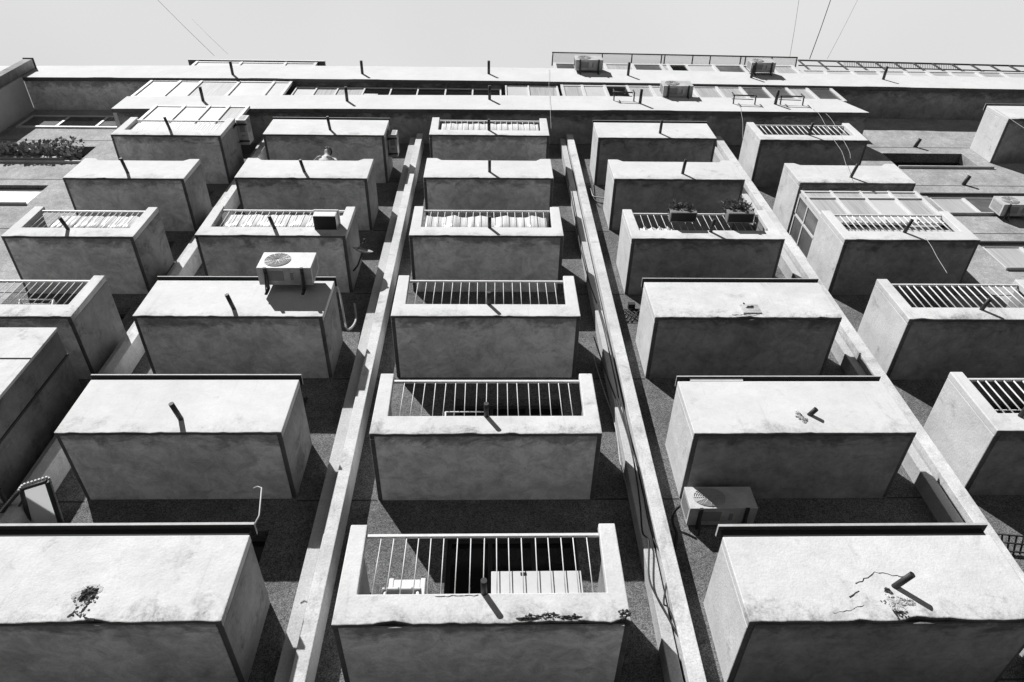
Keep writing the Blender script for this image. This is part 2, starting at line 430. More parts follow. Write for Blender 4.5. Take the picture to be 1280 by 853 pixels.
def window(x0,x1,z0,z1,y,panes,fw=.07,mats=None,frame_m='pvc',name='window',fd=.06,parent=None):
    """frame with equal or listed panes; each pane is a child of the frame"""
    f=MB(); n=len(panes); X=[x0+(x1-x0)*i/n for i in range(n+1)]
    f.box(x0,x1,y,y+fd,z0,z0+fw); f.box(x0,x1,y,y+fd,z1-fw,z1)
    for i,x in enumerate(X):
        a=x-fw/2; 
        if i==0:a=x0
        if i==n:a=x1-fw
        f.box(a,a+fw,y+.001,y+fd-.001,z0+fw,z1-fw)
    o=f.build(name,M[frame_m],parent or bld,((x0+x1)/2,y,z0),bevel=.004)
    for i,pm in enumerate(panes):
        p=MB(); p.box(X[i]+fw*.4,X[i+1]-fw*.4,y+fd*.4,y+fd*.7,z0+fw*.5,z1-fw*.5)
        p.build('pane',M[pm],o,(X[i],y,z0))
    return o
for h in holes:
    a,b_,z0,z1,kd,cr=h
    if kd=='door':
        window(a,b_,z0,z1,YW+.16,['glass','glass','glass'],.06,frame_m='doorwood',name='balcony_door')
    elif kd=='plants': window(a,b_,z0,z1,YW+.26,['glass','glass','glass'],.05,frame_m='shade_black')
    elif kd=='blind': window(a,b_-.10,z0,z1-.06,YW+.10,['blind','blind'],.05)
    elif kd=='dark': window(a,b_,z0,z1,YW-.05,['glass_mid','glass','glass_mid','glass'],.08)
    elif kd=='void': window(a,b_,z0,z1,YW+.28,['glass','glass'],.05,frame_m='shade_black')
    elif kd=='pair': window(a,b_,z0,z1,YW+.03,['glass_pale','glass_mid','glass_pale','glass_pale'],.09)
# sills
for (a,b_,z0) in ((-14.75,-11.55,21.10),(-14.6,-11.7,18.46),(11.78,14.6,21.20),(11.60,15.6,18.20),(11.60,15.6,15.45)):
    s=MB(); s.box(a,b_,YW-.07,YW-.003,z0-.05,z0-.01); s.build('window_sill',M['beam'],bld,(a,YW,z0))
# dark lintel strip above the right windows
for (a,b_,z0) in ((11.55,15.6,19.33),(11.55,15.6,16.63)):
    s=MB(); s.box(a,b_,YW-.05,YW-.003,z0,z0+.06); s.build('lintel_drip',M['joint'],bld,(a,YW,z0))

# ---- seventh floor: continuous balcony, fascia, soffit, glazing
def strip(name, pts_low, pts_high, y0, y1, mats, seed, loc, step=.25, amp=.008):
    low=[]
    for (a,b_) in zip(pts_low[:-1],pts_low[1:]):
        n=max(2,int((b_[0]-a[0])/step))
        for i in range(n):
            x=a[0]+(b_[0]-a[0])*i/n; zz=a[1]+(b_[1]-a[1])*i/n
            low.append((x,zz+amp*mnoise.noise(Vector((x*.9,seed,0)))+ (.03 if mnoise.noise(Vector((x*.35,seed,3)))>.25 else 0)))
    low.append(pts_low[-1])
    b=MB(); b.prism(low+list(reversed(pts_high)),y0,y1,0,down=1)
    return b.build(name,mats,bld,loc,bevel=.008)
F7=[(-11.0,22.50),(-5,22.68),(0,22.75),(5,22.80),(11.30,22.80)]; F7t=[(-11.0,23.62),(-5,23.95),(0,24.07),(5,24.10),(10.8,24.04)]
F8=[(-20.0,25.15),(-15.0,25.38),(-8,25.52),(0,25.54),(6,25.46),(10,25.39),(17.6,25.22),(20.8,25.10)]
F8t=[(-20.0,26.40),(-15.0,26.66),(-8,26.98),(0,27.07),(6,26.95),(10,26.76),(17.6,26.57),(20.8,26.5)]
f7=strip('top_floor_fascia',F7,F7t,YB,YB+.12,[M['fascia'],M['edge']],3,(0,YB,22.7))
f8=strip('roof_fascia',F8,F8t,YB,YB+.12,[M['fascia'],M['edge']],5,(0,YB,25.5))
def soffit_run(name,F,y0,y1,mat,parent,zoff=.02,x0=None,x1=None):
    s=MB()
    for a,b_ in zip(F[:-1],F[1:]):
        s.face([(a[0],y0,a[1]+zoff),(a[0],y1,a[1]+zoff),(b_[0],y1,b_[1]+zoff),(b_[0],y0,b_[1]+zoff)])
        s.face([(a[0],y0,a[1]+zoff+.14),(b_[0],y0,b_[1]+zoff+.14),(b_[0],y1,b_[1]+zoff+.14),(a[0],y1,a[1]+zoff+.14)])
    s.face([(F[0][0],y0,F[0][1]+zoff),(F[0][0],y0,F[0][1]+zoff+.14),(F[0][0],y1,F[0][1]+zoff+.14),(F[0][0],y1,F[0][1]+zoff)])
    s.face([(F[-1][0],y0,F[-1][1]+zoff),(F[-1][0],y1,F[-1][1]+zoff),(F[-1][0],y1,F[-1][1]+zoff+.14),(F[-1][0],y0,F[-1][1]+zoff+.14)])
    return s.build(name,mat,parent,(F[0][0],y0,F[0][1]))
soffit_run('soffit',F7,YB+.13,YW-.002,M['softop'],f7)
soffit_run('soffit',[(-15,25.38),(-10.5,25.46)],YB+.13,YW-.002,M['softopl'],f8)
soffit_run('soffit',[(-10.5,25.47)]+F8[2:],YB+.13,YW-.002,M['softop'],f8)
# end cheeks
e=MB(); e.box(-11.0,-10.88,YB+.121,YW,22.52,23.6); e.build('end_cheek',M['front'],f7,(-11,YB,22.5),bevel=.008)
e=MB(); e.box(-15.35,-14.98,YB-.02,YW,22.9,25.36); e.build('end_cheek',M['front'],f8,(-15.3,YB,22.9),bevel=.01)
pwp=at(40,74,YB-.30); e=MB(); e.box(pwp.x-.28,pwp.x,YB-.30,YB-.002,20.0,pwp.z); e.box(pwp.x-.31,pwp.x+.03,YB-.33,YB+.1,pwp.z+.002,pwp.z+.05,1); e.build('party_wall',[M['side_r'],M['joint']],bld,(-15.6,YB,20),bevel=.01)

# glazing of the seventh floor, following the fascia tops
def lin(T,x):
    for a,b_ in zip(T[:-1],T[1:]):
        if x<=b_[0]: return a[1]+(b_[1]-a[1])*(x-a[0])/(b_[0]-a[0])
    return T[-1][1]
def glazing(name,xs_,y,zlo,zhi,panes,fw=.06,fm='pvc',rail=True,parent=None):
    x0,x1=xs_[0],xs_[-1]; f=MB()
    f.box(x0,x1,y,y+.06,zhi-fw,zhi); f.box(x0,x1,y,y+.06,zlo,zlo+fw)
    for x in xs_: 
        a=min(max(x-fw/2,x0),x1-fw); f.box(a,a+fw,y-.012,y+.059,zlo+.001,zhi-.001)
    o=f.build(name,M[fm],parent or bld,(x0,y,zlo),bevel=.004)
    for i,pm in enumerate(panes):
        p=MB(); p.box(xs_[i]+.02,xs_[i+1]-.02,y+.025,y+.04,zlo+.02,zhi-.02); p.build('pane',M[pm],o,(xs_[i],y,zlo))
    return o
def X7(px,py=118.5,y=7.22): return at(px,py,y).x
G7=7.22
xl=[X7(p) for p in (166,206,234,284,330,354)]
glazing('enclosed_glazing',xl,G7,23.80,25.46,['blind','blind','glass_pale','blind','blind'],.09)
xm=[X7(p) for p in (358,386,414,449,484,519,555,590,627)]
glazing('enclosed_glazing',xm,G7+.16,24.0,25.46,['blind','glass_pale','glass_pale','glass','glass','glass','glass','glass'],.05)
xr=[X7(p) for p in (632,662,700)]
glazing('enclosed_glazing',xr,G7+.05,24.05,25.46,['blind','glass_pale'],.05)
xq=[X7(p,121) for p in (704,732,761,790,820,848,874,905,935,965,994,1020,1052)]
glazing('enclosed_glazing',xq,G7,24.05,25.42,['glass_pale','blind','glass','glass_pale','blind','blind','glass_pale','glass_pale','glass_mid','glass_mid','glass_pale','glass_mid'],.09)
# second leaf: a curtain drawn half across one dark pane
cu=MB(); a,b_=xm[3]+.05,xm[3]+.5
cu.box(a,b_,G7+.14,G7+.155,24.06,24.75); tagc=cu.build('roller_blind',M['cloth'],bld,(a,G7,24.1))

# spouts along the fascias
for fas,lst,y,zz in ((f7,((254,124),(434,124),(612,122),(800,127),(969,128)),YB,None),(f8,((291,91),(453,90),(611,90),(785,92),(939,95),(1104,97)),YB,None)):
    for px,py in lst:
        q=at(px,py+2.5,y); t=MB(); t.tube([(q.x,y+.03,q.z),(q.x,y-.42,q.z)],.045,10); t.build('drain_spout',M['dark_metal'],fas,tuple(q))
for px,py in ((1143.5,184),(1204,231)):
    q=at(px,py,YW); t=MB(); t.tube([(q.x,YW+.03,q.z),(q.x+.08,YW-.26,q.z)],.055,10); t.build('drain_spout',M['dark_metal'],bld,tuple(q))

# ---- roof level: left penthouse and right glazed storey with an eave of grey sheets
zl=26.95
pl=MB(); pl.box(-10.5,-6.15,YB+.30,YB+4,25.7,28.129,0); po=pl.build('penthouse',M['fascia'],bld,(-8,YB,26))
glazing('enclosed_glazing',[-10.45,-8.85,-7.3,-6.2],YB+.20,26.6,28.10,['blind','blind','blind'],.10,parent=po)
rr=MB(); rr.box(-10.75,-5.95,YB+.16,YB+4.2,28.13,28.24,0,mb=1); rr.build('roof',[M['fascia'],M['edge']],po,(-8,YB,28),bevel=.01)
pr_=MB(); pr_.box(2.1,20.8,YB+.34,YB+5,25.7,28.25,0); pw=pr_.build('penthouse',M['fascia'],bld,(6,YB,26))
xg=[X7(p,86,7.22) for p in (693,722,758,793,829,838,861,895,930,966,996)]
glazing('enclosed_glazing',xg,YB+.07,26.7,27.95,['glass_mid','glass_pale','glass_pale','glass_mid','glass_pale','glass','blind','glass_mid','glass_mid','glass_pale'],.10,parent=pw)
xg2=[X7(p,88,7.22) for p in (1000,1030,1063,1095,1128,1155,1182,1215,1245,1285)]
glazing('enclosed_glazing',xg2,YB+.07,26.4,27.45,['blind','blind','glass_pale','blind','blind','glass_pale','blind','glass_pale','blind'],.10,parent=pw)
# eave of corrugated grey sheet on dark brackets
A0,A1=at(690,66,YB-.10),at(997,72.5,YB-.10)
ev=MB()
zb0,zb1=at(690,80,YB+.25).z,at(997,86,YB+.25).z
ev.face([(A0.x,YB-.10,A0.z),(A0.x,YB+.32,zb0),(A1.x,YB+.32,zb1),(A1.x,YB-.10,A1.z)],0)
ev.face([(A0.x,YB-.10,A0.z+.03),(A1.x,YB-.10,A1.z+.03),(A1.x,YB+.32,zb1+.03),(A0.x,YB+.32,zb0+.03)],0)
ev.face([(A0.x,YB-.10,A0.z),(A1.x,YB-.10,A1.z),(A1.x,YB-.10,A1.z+.03),(A0.x,YB-.10,A0.z+.03)],0)
eo=ev.build('eave_sheet',M['canopy'],pw,(A0.x,YB,A0.z))
br=MB()
for px in (691,753,790,827,831,866,888,926,932,965,996):
    t=(px-690)/307; p0=A0.lerp(A1,t); q=Vector((p0.x-.02,YB+.31,zb0+(zb1-zb0)*t-.03)); p0.z-=.03
    br.tube([p0,q],.022,6)
br.tube([A0+Vector((0,-.01,0)),A1+Vector((0,-.01,0))],.022,6)
br.build('eave_bracket',M['dark_metal'],eo,tuple(A0))
# roof railing to the right
rl=MB(); yr=YB+.12
P0,P1=at(998,75.5,yr),at(1285,83,yr); Q0,Q1=at(998,82,yr),at(1285,90,yr)
rl.tube([P0,P1],.03,6); rl.tube([Q0,Q1],.02,6)
for i in range(13):
    t=i/12; rl.tube([P0.lerp(P1,t),P0.lerp(P1,t)+Vector((0,.02,-(P0.z-26.7)))],.03,6)
for i in range(66):
    t=.2+.50*i/66; a=P0.lerp(P1,t); rl.tube([a,Q0.lerp(Q1,t)],.010,4)
rl.build('roof_railing',M['dark_metal'],pw,tuple(P0))

# ---- enclosed balcony, column 5 row 4: glass box over the railing
x0,x1,z,kd,o54=bal(5,4); zt=bal(5,5)[2]-.16
xs5=[x0+.02,x0+.72,x0+1.40,x0+2.08,x1-.05]
gz=glazing('enclosed_glazing',xs5,YF+.13,z+1.0,zt,['glass_pale','glass_pale','blind','glass_pale'],.055)
gz['label']='glass enclosure of white frames above a balcony railing'
fz=MB(); fz.box(xs5[0],xs5[-1],YF+.12,YF+.16,z+2.2,z+2.24); fz.build('transom',M['pvc'],gz,(x0,YF,z))
sd=MB()
for y in (YF+.21,YF+.68,YW-.08): sd.box(x0+.02,x0+.07,y,y+.05,z+1.31,zt)
sd.box(x0+.02,x0+.07,YF+.25,YW-.03,z+1.312,z+1.36); sd.box(x0+.02,x0+.07,YF+.25,YW-.03,zt-.05,zt-.001); sd.box(x0+.022,x0+.068,YF+.25,YW-.03,z+2.0,z+2.05)
so=sd.build('side_frame',M['pvc'],gz,(x0,YF,z))
p=MB(); p.box(x0+.035,x0+.05,YF+.27,YW-.05,z+1.36,zt-.05); p.build('pane',M['glass_mid'],so,(x0,YF,z))
bk=MB(); bk.box(x0+.10,x1-.10,YF+.24,YF+.25,z+.30,z+1.02); bk.build('infill_sheet',M['blind'],gz,(x0,YF,z))
# ---- enclosed balcony, column 1 row 6
x0,x1,z,kd,o16=bal(1,6); zt=22.45
xs1=[x0+.10,x0+.95,x0+1.65,x0+2.2,x1]
gz=glazing('enclosed_glazing',xs1,YF+.14,z+1.0,zt,['blind','blind','blind','glass_pale'],.09)
bk=MB(); bk.box(x0+.22,x1-.22,YF+.09,YF+.10,z+.30,z+1.10); bk.build('infill_sheet',M['blind'],gz,(x0,YF,z))
# ---- enclosed balcony, column 1 row 2: glazed up to the soffit above
x0,x1,z,kd,o12=bal(1,2); zt=bal(1,3)[2]-.10
fx=MB(); fx.box(x0,x1+.06,YF-.10,YF-.05,z-.03,zt-.35)
fx.box(x0,x1+.062,YF-.112,YF-.10,z+1.55,z+1.57,1)
eo=fx.build('enclosure_panel',[M['front_a'],M['joint']],bld,(x0,YF,z),bevel=.005)
sd=MB()
sd.box(x1+.0,x1+.055,YF+.42,YF+.46,z-.02,zt-.35)
so=sd.build('side_frame',M['dark_metal'],eo,(x1,YF,z))
p=MB(); p.box(x1+.012,x1+.04,YF-.05,YW-.02,z-.03,zt-.36); p.build('side_panel',M['side_dark'],so,(x1,YF,z))

# ---- damage on the balconies: spalls, cracks, patches
def blob(cx,cz,rx,rz,seed,n=44,j=.45):
    rnd=random.Random(seed); out=[]
    for i in range(n):
        t=2*math.pi*i/n; k=.9+.7*mnoise.noise(Vector((math.cos(t)*1.1+seed*3.7,math.sin(t)*1.1,seed*1.1)))+.3*mnoise.noise(Vector((math.cos(t)*4+seed,math.sin(t)*4,seed*2.3)))+j*.22*(rnd.random()-.5)
        out.append((cx+rx*k*math.cos(t),cz+rz*k*math.sin(t)))
    return out
def spall(parent,px,py,rx,rz,seed,y=YF,name='broken_patch',mat='spall',depth=.012):
    q=at(px,py,y); b=MB()
    # rubble fan: rough centre raised and lowered
    poly=blob(q.x,q.z,rx,rz,seed); n=len(poly)
    rnd=random.Random(seed+9)
    rings=[[(Vector((q.x+(x-q.x)*k,y-.003-(depth*rnd.random() if 0<k<1 else 0),q.z+(zz-q.z)*k))) for x,zz in poly] for k in (1,.75,.5,.25)]
    vs=[v for rg in rings for v in rg]+[Vector((q.x,y-.006,q.z))]
    fs=[]
    for a in range(3):
        for i in range(n): fs.append((a*n+i,(a+1)*n+i,(a+1)*n+(i+1)%n,a*n+(i+1)%n))
    for i in range(n): fs.append((3*n+i,4*n,3*n+(i+1)%n))
    b.mesh(vs,[tuple(reversed(f)) for f in fs],0)
    return b.build(name,M[mat],parent,tuple(q))
def rubble(parent,px,py,rx,rz,n,seed,y=YF,mats=('chip','spall'),sz=.014):
    """broken lumps of render still clinging round a hole"""
    q=at(px,py,y); rnd=random.Random(seed); b=MB()
    for i in range(n):
        t=rnd.uniform(0,6.28); k=rnd.uniform(.35,1.1); c=Vector((q.x+rx*k*math.cos(t),y-.004,q.z+rz*k*math.sin(t)))
        s_=sz*rnd.uniform(.5,1.5); m_=5; a0=rnd.uniform(0,6.28)
        base=[c+Vector((s_*rnd.uniform(.7,1.3)*math.cos(a0+6.28*j/m_),.003,s_*rnd.uniform(.6,1.2)*math.sin(a0+6.28*j/m_))) for j in range(m_)]
        top=[c+(p-c)*.6+Vector((0,-s_*rnd.uniform(.5,1.1),0)) for p in base]
        b.mesh(base+top,[tuple(range(m_,2*m_))]+[(j,(j+1)%m_,m_+(j+1)%m_,m_+j) for j in range(m_)],0 if rnd.random()<.75 else 1)
    return b.build('broken_render',[M[mats[0]],M[mats[1]]],parent,tuple(q))
def crack(parent,pts,y=YF,wd=.012,seed=1):
    rnd=random.Random(seed); P=[at(px,py,y) for px,py in pts]; Q=[]
    for a,b_ in zip(P[:-1],P[1:]):
        n=max(2,int((b_-a).length/.04))
        for i in range(n):
            v=a.lerp(b_,i/n); v.x+=rnd.uniform(-.012,.012); v.z+=rnd.uniform(-.012,.012); Q.append(v)
    Q.append(P[-1]); b=MB(); k=len(Q)
    for i in range(k-1):
        w0=wd*.6*(.3+.9*rnd.random()); w1=wd*.6*(.3+.9*rnd.random())
        d=(Q[i+1]-Q[i]); nrm=Vector((-d.z,0,d.x)).normalized()
        yy=y-.0025
        pts_=[Q[i]-nrm*w0*.5,Q[i+1]-nrm*w1*.5,Q[i+1]+nrm*w1*.5,Q[i]+nrm*w0*.5]
        b.face([(p.x,yy,p.z) for p in pts_])
    return b.build('crack',M['crack'],parent,tuple(Q[0]))
o=bal(4,1)[4]
crack(o,[(1040,767),(1062,763),(1080,757)],seed=2); crack(o,[(1070,730),(1085,722),(1092,715),(1115,719),(1131,721)],wd=.018,seed=3); crack(o,[(1062,746),(1074,739)],wd=.03,seed=4)
spall(o,1109,738,.045,.05,5); spall(o,1124,767,.06,.05,6); spall(o,1134,752,.08,.06,8,mat='chip'); spall(o,1120,755,.11,.09,12,mat='chip')
crack(o,[(1112,748),(1119,768),(1124,776)],wd=.05,seed=5)
rubble(o,1116,752,.12,.12,16,71,mats=('chip','chip')); rubble(o,1126,766,.08,.06,10,72,mats=('chip','spall'))
o=bal(4,2)[4]
rubble(o,1001,521,.07,.08,18,73)
spall(o,1001,519,.02,.04,21); spall(o,998,518,.03,.09,22,mat='chip'); spall(o,1006,526,.06,.05,24,mat='chip')
o=bal(4,3)[4]
q=at(938,387,YF); b=MB(); b.box(q.x-.16,q.x+.16,YF-.02,YF-.003,q.z-.13,q.z+.13); b.build('repair_patch',M['chip'],o,tuple(q),bevel=.006)
spall(o,938,384,.10,.045,31,y=YF-.02); spall(o,930,380,.02,.03,32); crack(o,[(915,394),(930,394),(950,394)],wd=.035,seed=33)
o=bal(2,1)[4]
spall(o,110,744,.10,.10,41,depth=.03); spall(o,110,741,.14,.15,44,mat='chip',depth=.004); spall(o,111,744,.085,.085,43,y=YF-.008,depth=.02)
crack(o,[(100,756),(94,765),(84,772)],wd=.06,seed=45); crack(o,[(112,752),(104,764),(97,770)],wd=.05,seed=46); crack(o,[(104,770),(108,773),(118,775)],wd=.04,seed=47)
rubble(o,109,745,.13,.13,26,74); rubble(o,100,764,.08,.07,14,75)
o=bal(3,1)[4]
rubble(o,781,767,.06,.05,12,76); rubble(o,690,770,.30,.03,26,77)
spall(o,780,769,.07,.045,51); spall(o,684,770,.14,.03,53); spall(o,715,772,.12,.025,54); spall(o,662,774,.12,.022,57)
crack(o,[(545,747),(575,745),(598,744)],wd=.018,seed=55); crack(o,[(655,771),(690,768),(727,776)],wd=.03,seed=56)

# ------------------------------------------------------------------ air conditioners
ACG='air conditioners hung on the block'
def make_ac(w=.86,d=.32,h=.50):
    t=thing('air_conditioner',(0,0,0),'','air conditioner',ACG)
    b=MB(); b.box(-w/2,w/2,-d,0,0,h,0,mb=1)
    for i in range(9):   # side louvres
        b.box(w/2-.002,w/2+.004,-d*.85,-d*.15,h*.15+i*.045,h*.15+i*.045+.012,2); b.box(-w/2-.004,-w/2+.002,-d*.85,-d*.15,h*.15+i*.045,h*.15+i*.045+.012,2)
    b.box(-w*.33,-w*.02,-d*.8,-d*.25,-.006,.002,2); b.box(w*.10,w*.16,-d*.7,-d*.3,-.006,.002,2)
    b.build('casing',[M['ac'],M['ac_under'],M['grille']],t,bevel=.012)
    f=MB(); cx=-w*.17; cz=h*.5
    n=28
    for k in range(7):
        r=.04+.027*k
        f.tube([(cx+r*math.cos(2*math.pi*i/n),-d-.008,cz+r*math.sin(2*math.pi*i/n)) for i in range(n+1)],.0055,4,cap=False)
    for i in range(12):
        a=2*math.pi*i/12; f.tube([(cx+.03*math.cos(a),-d-.010,cz+.03*math.sin(a)),(cx+.21*math.cos(a),-d-.010,cz+.21*math.sin(a))],.005,4)
    f.build('fan_guard',M['ac'],t)
    f=MB(); f.mesh([(cx+.215*math.cos(2*math.pi*i/32),-d-.003,cz+.215*math.sin(2*math.pi*i/32)) for i in range(32)],[tuple(range(32))],0)
    f.build('fan_opening',M['fan_dark'],t)
    for s in (-1,1):
        k=MB(); x=s*w*.34
        k.box(x-.022,x+.022,-d-.02,.06,-.045,-.008); k.box(x-.022,x+.022,.045,.065,-.20,-.045); k.tube([(x,-d*.8,-.05),(x,.055,-.18)],.012,6)
        k.build('bracket',M['dark_metal'],t)
    return t
ac0=make_ac()
_first=[True]
def place_ac(pl,pr,y,label,rotz=0,scale=None,loc=None):
    """pl, pr: surveyed ends of the lower front edge, y the plane of its front"""
    if loc is None:
        a,b_=at(*pl,y),at(*pr,y); s=(b_.x-a.x)/.86 if scale is None else scale
        loc=Vector(((a.x+b_.x)/2 if scale is None else a.x+.43*s,y+.32*s,a.z))
    else: s=scale
    if _first[0]:
        _first[0]=False; ac0.location=loc; ac0.scale=(s,)*3; ac0.rotation_euler=(0,0,rotz); ac0['label']=label; return ac0
    return dup(ac0,loc,label,rotz,s)
place_ac((320,335),(388,335),6.36,'white air conditioner with a round fan on top of a closed balcony left of centre')
ac_low=place_ac((863,636),(948,636),7.80,'half-shaded air conditioner on the wall just above the lowest balcony at right')
ac_low.scale.z*=.72
place_ac((830,107.5),(867,107.5),6.80,'air conditioner bracketed in front of the upper window band at right, below the roof fascia')
place_ac((720,75),(754,75),6.72,'air conditioner on the roof fascia, left one of the two under the grey eave')
place_ac((940,78.5),(970,78.5),6.72,'air conditioner on the roof fascia, right one of the two under the grey eave')
place_ac((1256,256),(1300,256),7.78,'air conditioner beside a white framed window on the plain wall at the right edge',scale=1.0)
q=at(304,155,6.88); place_ac(None,None,0,'air conditioner fixed to the side of the glazed top-row balcony at far left',rotz=R(90),scale=.80,loc=Vector((-6.985,7.28,21.05)))
place_ac(None,None,0,'small air conditioner on the side of the top-row balcony left of the centre, facing sideways',rotz=R(90),scale=.72,loc=Vector((-2.80,7.35,20.35)))

# shelf marks of removed units: slim white clothes rails fixed under the top windows
for i,(pa,pb,lab) in enumerate((((766,115),(791,116),'thin iron clothes rail under the top-floor windows, left of the hanging air conditioner'),((916,119),(943,120),'thin iron clothes rail under the top-floor windows, just right of the hanging air conditioner'),((975,120),(1003,121),'thin iron clothes rail under the top-floor windows, rightmost of the three'))):
    A,Bp=at(*pa,YB-.25),at(*pb,YB-.25); b=MB()
    b.tube([A,Bp],.02,6); b.tube([A+Vector((0,.12,.02)),Bp+Vector((0,.12,.02))],.012,6)
    for P in (A,Bp): 
        b.tube([P+Vector((.05,0,0)),Vector((P.x+.05,YB+.01,P.z-.05))],.02,6); b.tube([P+Vector((.05,0,-.05)),P+Vector((.05,0,.25))],.02,6)
    tag(b.build('clothes_rail',M['dark_metal'],None,tuple(A)),lab,'clothes rail','clothes rails on the top floor')

# ------------------------------------------------------------------ things on and behind the balconies
def screen(c,r,f0,f1,h0,h1,label,sag=0.0,mat='cloth',name='fabric_screen',cat='fabric screen'):
    x0,x1,z,kd,o=bal(c,r); a=x0+.22+(x1-x0-.44)*f0; b_=x0+.22+(x1-x0-.44)*f1
    n=60; vs=[]; fs=[]
    for k,(yy) in enumerate((YF+.085,YF+.092)):
        for i in range(n+1):
            t=i/n; x=a+(b_-a)*t; wv=.010*math.sin(t*47)+.006*math.sin(t*91+1)
            top=z+h1-sag*abs(math.sin(t*math.pi*4.5))-.02*random.random()*(sag>0)
            vs += [(x,yy+wv+.012,z+h0),(x,yy+wv*.6+.008,top)]
    m_=2*(n+1)
    for i in range(n):
        fs += [(2*i,2*i+2,2*i+3,2*i+1),(m_+2*i,m_+2*i+1,m_+2*i+3,m_+2*i+2),(2*i+1,2*i+3,m_+2*i+3,m_+2*i+1),(2*i,m_+2*i,m_+2*i+2,2*i+2)]
    fs += [(0,1,m_+1,m_),(2*n,m_+2*n,m_+2*n+1,2*n+1)]
    b=MB(); b.mesh(vs,fs,0,True); ob=b.build(name,M[mat],None,((a+b_)/2,YF+.08,z+h0))
    return tag(ob,label,cat,'white screens behind balcony railings')
screen(3,4,.02,.97,.33,1.08,'white sagging cloth tied behind the middle column railing, fourth balcony up',sag=.10)
screen(3,6,.02,.99,.33,1.10,'white screen behind the topmost railing of the middle column')
screen(2,4,.06,1.0,.33,1.10,'white screen behind the railing with a white box on it, second column from the left',sag=.02)
screen(1,4,.18,.98,.33,1.08,'white screen behind the railing at the far left, above the dark empty one',sag=.03)
screen(4,4,.0,.27,.33,.72,'short crumpled white cloth behind the left end of the railing with planters',sag=.12)

x0,x1,z,kd,o=bal(3,1)
A,Bp=at(614,740,YF+.11),at(729,740,YF+.11); T=at(614,715,YF+.11)
b=MB(); b.box(A.x,Bp.x,YF+.10,YF+.125,A.z-.12,T.z); b.box(A.x+.33,A.x+.40,YF+.092,YF+.10,T.z-.06,T.z-.02,1)
tag(b.build('white_board',[M['blind'],M['joint']],None,((A.x+Bp.x)/2,YF+.11,A.z),bevel=.006),'plain white board leaning behind the railing of the lowest middle balcony','board')
# plastic chair left of it
ch=thing('plastic_chair',(-1.05,YF+.45,z+.14),'white plastic chair at the left end of the lowest middle balcony, seen through its bars','chair')
cx,cy,cz=-1.02,YF+.42,z+.14
b=MB(); b.box(cx-.22,cx+.22,cy-.22,cy+.22,cz+.42,cz+.45); b.build('seat',M['pvc'],ch,(cx,cy,cz+.42),bevel=.012)
b=MB(); b.box(cx-.22,cx-.16,cy+.19,cy+.22,cz+.452,cz+.86); b.box(cx+.16,cx+.22,cy+.19,cy+.22,cz+.452,cz+.86); b.box(cx-.16,cx+.16,cy+.192,cy+.218,cz+.62,cz+.84); b.build('backrest',M['pvc'],ch,(cx,cy+.2,cz+.6),bevel=.01)
for sx in(-1,1):
    for sy in(-1,1):
        b=MB(); b.tube([(cx+sx*.18,cy+sy*.18,cz+.42),(cx+sx*.21,cy+sy*.21,cz)],.02,8); b.build('leg',M['pvc'],ch,(cx+sx*.2,cy+sy*.2,cz))
# clothes drying racks inside three balconies
def rack(c,r,f0,f1,zz,label):
    x0,x1,z,kd,o=bal(c,r); a=x0+.25+(x1-x0-.5)*f0; b_=x0+.25+(x1-x0-.5)*f1; B=MB()
    y0,y1=YF+.16,YF+.62
    for i in range(6):
        y=y0+(y1-y0)*i/5; B.tube([(a,y,z+zz),(b_,y,z+zz)],.011,6)
    for x in (a,b_): B.tube([(x,y0,z+zz),(x,y1,z+zz)],.014,6); B.tube([(x,y0,z+zz),(x,y1,z+.14)],.014,6); B.tube([(x,y1,z+zz),(x,y0,z+.14)],.014,6)
    return tag(B.build('drying_rack',M['white_metal'],None,((a+b_)/2,(y0+y1)/2,z+.14)),label,'drying rack','drying racks on balconies')
rack(3,2,.28,.50,.62,'white drying rack behind the bars of the second lowest middle balcony')
rack(1,3,.55,.80,.75,'white drying rack behind the bars of the dark railed balcony at the left edge')
rack(5,2,.05,.45,.60,'white drying rack behind the bars of the railed balcony cut by the right edge')
# white box hung on the rail
A,Bp=at(390,271,YF-.30),at(419,271,YF-.30); T=at(390,262.5,YF-.30)
bx=thing('storage_box',(A.x,YF-.05,A.z),'flat white box hooked over a balcony railing, second column from the left','box')
b=MB(); b.box(A.x,Bp.x,YF-.30,YF+.02,A.z+.02,T.z-.06,0,mb=1); b.build('tray',[M['pvc'],M['shade_black']],bx,tuple(A),bevel=.02)  # tray bottom coloured black to stand for its shade
b=MB(); b.box(A.x-.03,Bp.x+.03,YF-.32,YF+.02,T.z-.058,T.z); b.build('lid',M['pvc'],bx,tuple(A),bevel=.02)

# ---- planters and plants
def leaves(n,cx,cy,cz,rx,ry,rz,seed,sz=.05,trail=0.0):
    rnd=random.Random(seed); B=MB()
    for i in range(n):
        u=rnd.random()*2*math.pi; rr=math.sqrt(rnd.random()); k=rnd.random()
        lump=.55+.6*max(0,mnoise.noise(Vector((math.cos(u)*2.1+cx,rr*2+seed,k*3))))+.3*rnd.random()
        c=Vector((cx+rx*rr*math.cos(u),cy+ry*rr*math.sin(u),cz+rz*k*lump-trail*rnd.random()))
        d=Vector((rnd.uniform(-1,1),rnd.uniform(-1,1),rnd.uniform(-.2,1))).normalized(); e=d.orthogonal().normalized()*.38
        s=sz*rnd.uniform(.6,1.4); up=d.cross(e).normalized()*.12
        B.face([c,c+(d*.5+e+up)*s,c+d*s*1.1,c+(d*.5-e+up)*s],0 if rnd.random()<.6 else 1)
        if i%9==0: B.tube([Vector((cx+(c.x-cx)*.6,cy,cz-.02)),c],.004,3,2)
    return B
